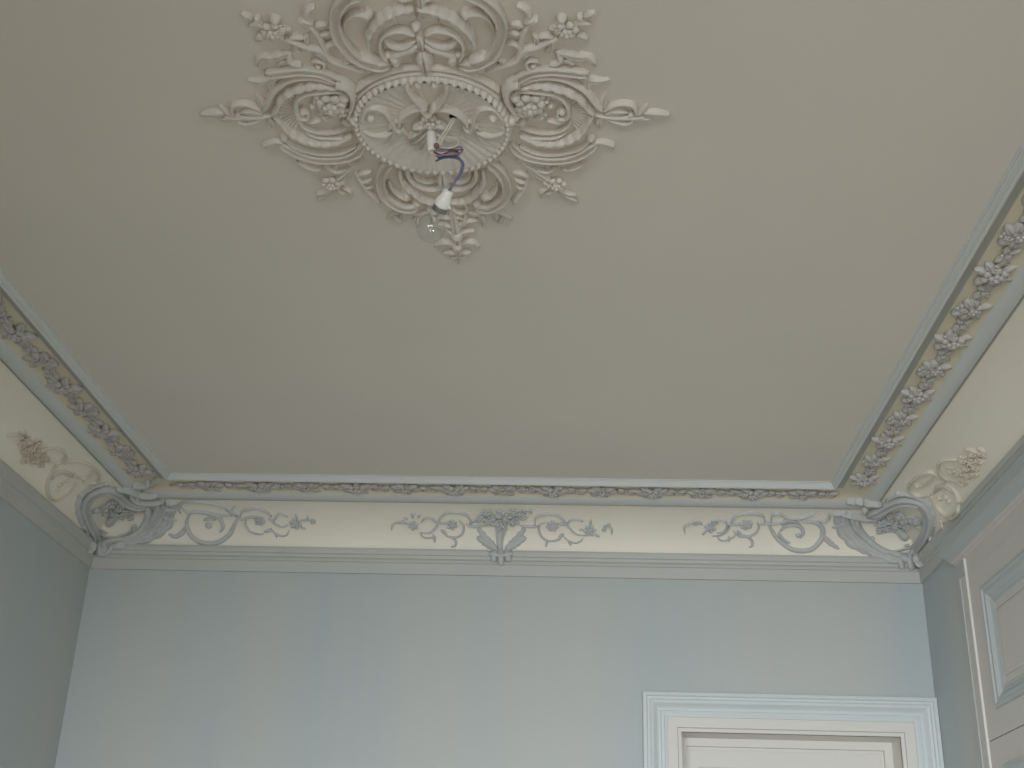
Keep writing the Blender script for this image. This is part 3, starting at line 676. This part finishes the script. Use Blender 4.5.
for u_, v_, r_ in ((501, 523, 8.5), (489, 519, 7.5), (513, 519, 7.5), (499, 512, 7), (486, 510, 6), (514, 510, 6.5), (523, 514, 5.5), (480, 517, 5.5), (506, 516, 6)):
    v.flw(u_, v_, r_, .042, 5)
v.line([(480, 522), (474, 520), (470, 524)], 3, .014, 'leaf', LEAF).line([(522, 511), (528, 509), (532, 513)], 2.5, .014, 'leaf', LEAF).end('flower_bunch')
v.begin().line([(484, 525.5), (474, 526), (466, 524)], 1.6).line([(469, 526), (470, 519), (464, 512.5), (455, 510.8), (446, 512), (440, 518), (437, 526), (430, 532.5), (420, 532.5)], 1.3)
v.line([(434, 521), (441, 522.5), (449, 522)], 1.2).line([(459, 520), (463.5, 525), (463, 532), (458, 537), (449, 536.5)], 1.3).line([(421, 522), (425, 517.5), (431, 517), (436, 521)], 1.1)
v.line([(441, 529), (445, 533), (448, 537)], 2.3, .012, 'leaf', LEAF).line([(446, 536), (453, 538), (456, 542), (455, 546), (451, 547)], 1.5).line([(420, 532), (423, 537), (429, 538), (436, 537)], 1.1).line([(433, 534), (434.5, 538), (435, 543)], 2, .012, 'leaf', LEAF)
v.line([(407, 523), (400, 521), (393, 524), (391.5, 530)], 1.3).line([(397, 523), (402, 522), (408, 524)], 2.4, .012, 'leaf', LEAF).end('sprig')
v.begin().flw(452, 524, 6.5, .018, 6).end('sprig_flower')
v.begin().flw(413.5, 525, 6, .018, 6).end('sprig_flower')
v.begin().line([(413, 518), (412, 514), (416, 513)], 1.8, .012, 'leaf', LEAF).end('sprig_leaf')
v.begin().line([(408, 519), (404, 517)], 1.6, .012, 'leaf', LEAF).end('sprig_leaf')
v.begin().line([(418, 517), (421, 514)], 1.8, .012, 'leaf', LEAF).end('sprig_leaf')
v.begin().flw(403, 521.5, 2.8, .012).end('sprig_flower')
v.begin().line([(520, 525.5), (528, 526), (538, 526)], 1.6).line([(535, 525), (535.5, 518), (541, 514), (549, 512.5), (557, 513.5), (563, 519), (569, 527), (576, 534), (585, 535.5)], 1.3)
v.line([(545, 522), (540, 524), (539, 530), (542, 537), (549, 541), (558, 539.5), (564, 534)], 1.3).line([(548, 541), (546.5, 544), (546, 547)], 1.2).line([(567, 524), (570, 519.5), (576, 517.8), (583, 521)], 1.1).line([(559, 523), (566, 524)], 2, .012)
v.line([(563, 533), (560, 537), (559, 541)], 2, .012, 'leaf', LEAF).line([(563, 536), (569, 541), (576, 543), (581, 541), (583, 538)], 1.1).line([(569, 540), (570, 543), (571, 546)], 2, .012, 'leaf', LEAF).line([(603, 529), (608, 526), (612, 529), (611.5, 534)], 1.3).line([(604, 526), (608, 524), (611, 524)], 1.8, .012, 'leaf', LEAF).end('sprig')
v.begin().flw(552.5, 525, 7, .018, 7).end('sprig_flower')
v.begin().flw(589.5, 530, 7, .018, 6).end('sprig_flower')
v.begin().line([(590, 525), (591, 519)], 1.8, .012, 'leaf', LEAF).end('sprig_leaf')
v.begin().line([(595, 534), (600, 537)], 2, .012, 'leaf', LEAF).end('sprig_leaf')
v.begin().line([(583, 529), (579, 530)], 1.6, .012, 'leaf', LEAF).end('sprig_leaf')
v.begin().flw(604, 529.5, 3, .012).end('sprig_flower')
# --- left corner
p, _ = on_cornice(100, 558)
c = Orn('corner_cartouche', 'grey plaster shell cartouche with flowers and scrolls in the left cornice corner', 'cornice ornament', p, 'relief_grey', 'corner cartouches of the cornice')
c.begin().line([(98, 545), (90, 532), (84, 518), (82, 506), (86, 496), (94, 490), (105, 487), (116, 490), (125, 497), (135, 502), (147, 504)], 4.6, .036, 'even', BAND)
for q in ((91, 486), (106, 482.5), (80, 494), (77, 505), (78, 516), (82, 527)): c.dot(*q, 3.0, .017)
c.line([(112, 482), (105, 482.5), (97, 484), (88, 488), (81, 494), (77.5, 503), (77.5, 513), (81, 524), (87, 534)], 3, .018, 'lobed', ROUND, 8).end('cartouche_frame')
c.begin().line([(99, 545), (112, 541), (125, 540), (137, 534), (145, 525), (149, 515), (148, 505)], 4.5, .030, 'even', ROUND).line([(92, 522), (95, 531), (105, 537), (118, 537), (130, 532), (133, 526)], 1.6, .022, 'even').dot(135, 526, 2.4, .026).end('lower_band')
c.begin().line([(112, 547), (130, 543), (146, 534), (157, 522), (163, 510), (164, 503)], 7.5, .024, 'lobed', LEAF, 5).line([(140, 543), (154, 535), (166, 525), (171, 512), (172, 504)], 6.5, .018, 'lobed', LEAF, 4)
c.line([(146, 530), (153, 519), (158, 508), (158, 502)], 4, .034, 'lobed', ROUND, 3)
for a_, b_ in (((163, 509), (177, 509)), ((162, 516), (177, 520)), ((158, 522), (172, 528)), ((152, 527), (164, 534)), ((145, 532), (154, 540)), ((136, 537), (143, 544)), ((165, 503), (177, 503))): c.line([a_, ((a_[0]+b_[0])/2, (a_[1]+b_[1])/2), b_], 3.6, .020, 'leaf', LEAF)
c.end('shell_wing')
c.begin()
for u_, v_, r_ in ((103, 506, 4), (110, 502, 4.5), (118, 506, 5), (126, 511, 4.5), (133, 509, 4), (122, 500, 4), (112, 511, 4.5), (121, 515, 4), (131, 516, 3.5), (104, 512, 3.5), (140, 507, 3.5), (115, 497, 3.5)): c.flw(u_, v_, r_*1.35, .040, 5)
c.line([(99, 508), (94, 509), (90, 512)], 2.6, .03, 'leaf', LEAF).end('flower_bunch')
c.begin().line([(116, 513), (112, 520), (107, 526)], 4.5, .03, 'taper', LEAF).line([(99, 530), (104, 532), (108, 533)], 1.8, .02, 'leaf', LEAF).end('drop_leaf')
c.begin().line([(98, 540), (98, 548), (99, 556)], 3.4, .030, 'even').line([(105, 542), (104, 549), (102, 556)], 3.4, .026, 'even').line([(113, 543), (110, 550), (104, 555)], 3, .022, 'even').line([(92, 541), (91, 548), (88, 552)], 3, .026, 'taper').end('foot')
c.begin().line([(116, 487), (128, 489), (138, 493), (150, 495), (158, 494)], 4.2, .03, 'lobed', LEAF).line([(133, 484), (142, 484), (150, 483), (157, 480)], 4, .03, 'lobed', LEAF).line([(130, 494), (140, 499), (152, 500), (164, 499)], 3.2, .03, 'taper', ROUND).dot(138, 495, 3.8, .03).dot(148, 481, 3, .03).end('crest')
c.begin().line([(56, 464), (49, 475), (46, 486), (48, 496), (54, 500), (63, 495), (72, 487), (77, 479)], 1.5).line([(55, 464), (64, 461), (76, 459.5), (88, 463), (97, 469), (100, 477), (94, 482), (82, 481)], 1.5).line([(72, 472), (80, 477), (88, 476), (93, 470)], 1.3)
c.line([(50, 479), (55, 473), (63, 471), (72, 476)], 3.2, .018, 'taper', LEAF).dot(60, 484, 3.2).dot(57, 489, 2.4).dot(66, 480, 2.6).line([(34, 457), (40, 450), (52, 446.5), (62, 449), (66, 455), (61, 461), (53, 463)], 1.5).line([(62, 462), (68, 460), (76, 459)], 2.2, .016).end('side_scroll', 'relief_cream')
c.begin()
for u_, v_, r_ in ((20, 443, 3.5), (26, 439, 3.5), (23, 450, 3.8), (30, 447, 4), (22, 460, 3), (32, 460, 3.4), (38, 442, 3.2), (42, 455, 3.6), (46, 458, 3), (36, 451, 3.8), (28, 454, 3.4), (40, 463, 3)): c.flw(u_, v_, r_*1.3, .034, 5)
c.line([(24, 438), (16, 434), (7, 436)], 1.8, .014, 'taper').line([(26, 437), (24, 432), (18, 431)], 2, .014, 'leaf', LEAF).line([(34, 442), (38, 438), (42, 441)], 2, .014, 'leaf', LEAF).end('side_flowers', 'relief_cream')
c.begin().line([(191, 512), (187, 521), (189, 532), (197, 540.5), (208, 543.8), (219, 542), (229, 535), (235, 524), (239, 516)], 2.8).line([(181, 507), (188, 511.5), (196, 511), (205, 511.5), (220, 514.5), (232, 515)], 1.8)
c.line([(203, 513), (213, 514), (220, 518), (223, 527), (220, 532)], 2.4).dot(209, 525, 4.2, .016).line([(204, 520), (210, 518), (216, 520)], 2).line([(181, 513), (178, 507), (184, 501), (196, 500), (212, 502), (224, 505.5), (231, 509), (235, 505)], 1.7).line([(186, 526), (182, 533), (175, 536.5), (169, 534)], 3, .014, 'lobed', LEAF).line([(226, 509), (232, 512), (238, 515)], 3.4, .014, 'leaf', LEAF).end('main_scroll')
c.begin().line([(235, 516), (242, 518.5), (249, 516.5), (258, 516)], 1.5).line([(240, 518), (242, 511), (249, 507.8), (257, 507), (265, 510), (272, 516)], 1.3).line([(246, 518), (246, 525), (250, 531), (257, 534), (264, 534)], 1.2).line([(268, 518), (274, 520), (277, 515), (281, 513), (288, 516)], 1.1).line([(270, 518), (276, 524), (283, 526.5), (289, 524)], 1.2).line([(265, 532), (272, 530.5), (276, 534), (282, 536), (287, 535), (289, 530)], 1.1)
c.line([(264, 532), (269, 530.5), (272, 528)], 2.4, .012, 'leaf', LEAF).line([(276, 533), (277, 538)], 1.8, .012, 'leaf', LEAF).line([(297, 519), (296, 514)], 1.6, .012, 'leaf', LEAF).line([(301, 527), (306, 529)], 1.8, .012, 'leaf', LEAF).line([(302, 520), (308, 519), (307, 515)], 1.2).end('sprig')
c.begin().flw(260, 520, 6.5, .018, 6).end('sprig_flower')
c.begin().flw(296, 523, 7, .018, 6).end('sprig_flower')
c.begin().flw(313, 521, 4, .014, 5).end('sprig_flower')
# --- right corner
p, _ = on_cornice(911, 568)
c = Orn('corner_cartouche', 'grey plaster shell cartouche with flowers and scrolls in the right cornice corner, above the door', 'cornice ornament', p, 'relief_grey', 'corner cartouches of the cornice')
c.begin().line([(912, 562), (920, 549), (929, 537), (933, 524), (931, 511), (924, 502), (912, 498), (900, 498), (889, 502), (878, 508), (868, 513)], 4.6, .036, 'even', BAND)
for q in ((898, 492.5), (909, 494), (920, 498.5), (929, 505), (933, 513), (935, 524), (933, 536)): c.dot(*q, 3.2, .017)
c.line([(886, 499), (895, 494.5), (905, 492.5), (916, 495), (926, 501), (932, 508), (935, 518), (934, 530), (931, 540)], 3, .018, 'lobed', ROUND, 8).end('cartouche_frame')
c.begin().line([(911, 560), (899, 556), (886, 553), (874, 546), (864, 536), (857, 525), (856, 515)], 4.5, .030, 'even', ROUND).line([(877, 546), (888, 552), (901, 550), (914, 546), (924, 536)], 1.6, .022, 'even').dot(872, 538, 2.6, .026).end('lower_band')
c.begin().line([(900, 561), (882, 556), (864, 546), (851, 533), (845, 519), (845, 511)], 7.5, .024, 'lobed', LEAF, 5).line([(872, 553), (856, 545), (844, 533), (838, 521), (837, 513)], 6.5, .018, 'lobed', LEAF, 4)
c.line([(868, 541), (858, 531), (852, 519), (852, 511)], 4, .034, 'lobed', ROUND, 3)
for a_, b_ in (((848, 512), (832, 514)), ((849, 520), (832, 527)), ((853, 528), (839, 537)), ((860, 536), (848, 545)), ((868, 543), (859, 552)), ((878, 549), (870, 557))): c.line([a_, ((a_[0]+b_[0])/2, (a_[1]+b_[1])/2), b_], 3.8, .020, 'leaf', LEAF)
c.end('shell_wing')
c.begin()
for u_, v_, r_ in ((880, 522, 4.5), (888, 519, 4.5), (896, 523, 5), (905, 518, 4.5), (914, 517, 4), (920, 520, 3.5), (886, 527, 4), (895, 527, 3.5), (901, 513, 4), (879, 529, 3.5), (890, 513, 3.5), (908, 524, 4), (875, 517, 3.5)): c.flw(u_, v_, r_*1.35, .040, 5)
c.line([(917, 524), (922, 525), (926, 528)], 2.6, .03, 'leaf', LEAF).end('flower_bunch')
c.begin().line([(898, 528), (902, 534), (907, 540)], 4.8, .03, 'taper', LEAF).line([(904, 546), (908, 545), (911, 547)], 1.8, .02, 'leaf', LEAF).end('drop_leaf')
c.begin().line([(899, 555), (900, 561), (903, 569)], 3.4, .026, 'even').line([(909, 552), (911, 560), (913, 570)], 3.4, .030, 'even').line([(917, 552), (918, 560), (923, 566)], 3, .026, 'taper').end('foot')
c.begin().line([(842, 512), (855, 514), (868, 516), (880, 513), (888, 509)], 3.2, .03, 'taper', ROUND).line([(846, 500), (858, 500), (870, 502), (882, 503)], 4.6, .03, 'lobed', LEAF).dot(865, 506.5, 4, .03).dot(853, 499, 3, .03).end('crest')
c.begin().line([(945, 484), (953, 487), (959, 496), (960, 507), (957, 516), (951, 518), (943, 512), (936, 503), (932, 495)], 1.5).line([(946, 483), (938, 474), (928, 471), (917, 476), (909, 484), (910, 490), (920, 495), (931, 494)], 1.5).line([(935, 476), (928, 482), (918, 485), (914, 481)], 1.3)
c.line([(935, 492), (940, 486), (948, 486), (956, 493)], 3.2, .018, 'taper', LEAF).dot(946, 497, 3.2).dot(950, 501, 2.4).dot(940, 498, 2.6).line([(958, 459), (947, 458.5), (939, 462), (939, 469), (946, 477), (956, 480), (965, 485), (969, 481)], 1.5).line([(940, 519), (943, 524), (943, 529)], 2.2, .014, 'leaf', LEAF).end('side_scroll', 'relief_cream')
c.begin()
for u_, v_, r_ in ((953, 468, 3.8), (961, 471, 3.5), (971, 474, 3.2), (978, 473, 3), (965, 458, 3.8), (974, 461, 4), (981, 459, 3.6), (978, 466, 3.6), (969, 466, 3.8), (984, 452, 3), (975, 452, 3.2), (962, 478, 3)): c.flw(u_, v_, r_*1.3, .034, 5)
c.line([(965, 448), (975, 450), (987, 457)], 1.8, .014).line([(978, 447), (984, 450), (986, 455)], 2, .014, 'leaf', LEAF).line([(980, 459), (985, 462)], 2, .014, 'leaf', LEAF).end('side_flowers', 'relief_cream')
c.begin().line([(768, 521), (772, 531), (779, 540), (790, 548.5), (801, 551), (812, 549), (820, 541), (823, 532), (820, 525), (812, 521), (801, 521)], 2.8).line([(780, 531), (785, 526), (793, 524), (801, 527), (803, 533), (800, 538)], 2.2)
c.line([(781, 524), (790, 519.5), (800, 524)], 4, .016, 'leaf', LEAF).line([(771, 521), (773, 513), (780, 513), (788, 517), (800, 517), (811, 514), (815, 512)], 1.6).line([(778, 532), (784, 540), (790, 543)], 1.8).line([(820, 533), (827, 540), (833, 545), (839, 549)], 3.2, .014, 'lobed', LEAF).line([(818, 519), (824, 521), (829, 517), (829, 512)], 1.7).dot(798, 535, 3).end('main_scroll')
c.begin().line([(783, 521), (774, 523), (766, 522.5), (758, 523.5)], 1.5).line([(765, 522), (763, 515), (756, 512), (746, 511.8), (737, 514), (732, 520), (728, 529), (721, 535), (712, 536)], 1.3).line([(740, 523.5), (730, 523.5), (726, 524)], 1.6).line([(757, 521), (758.5, 527), (755, 533), (748, 536), (739, 536), (733, 530)], 1.2).line([(711, 521), (717, 519), (725, 520), (727, 525), (724, 531), (717, 533)], 1.1)
c.line([(717, 535), (720, 540), (726, 540.5), (733, 537), (736, 534)], 1.1).line([(729, 536), (729, 542)], 1.8, .012, 'leaf', LEAF).line([(738, 535), (746, 536), (752, 541), (752, 546), (749, 547)], 1.5).line([(702, 524), (696, 520), (689, 523), (684, 527), (685, 533)], 1.3).line([(690, 522), (696, 524), (701, 521)], 2, .012, 'leaf', LEAF).line([(737, 530), (740, 534), (743, 536)], 2.2, .012, 'leaf', LEAF).end('sprig')
c.begin().flw(746, 523.5, 7, .018, 7).end('sprig_flower')
c.begin().flw(710, 527, 6.5, .018, 6).end('sprig_flower')
c.begin().flw(715, 522, 4, .016, 5).end('sprig_flower')
c.begin().flw(693, 522, 3, .012).end('sprig_flower')
c.begin().line([(706, 531), (702, 535)], 1.8, .012, 'leaf', LEAF).end('sprig_leaf')
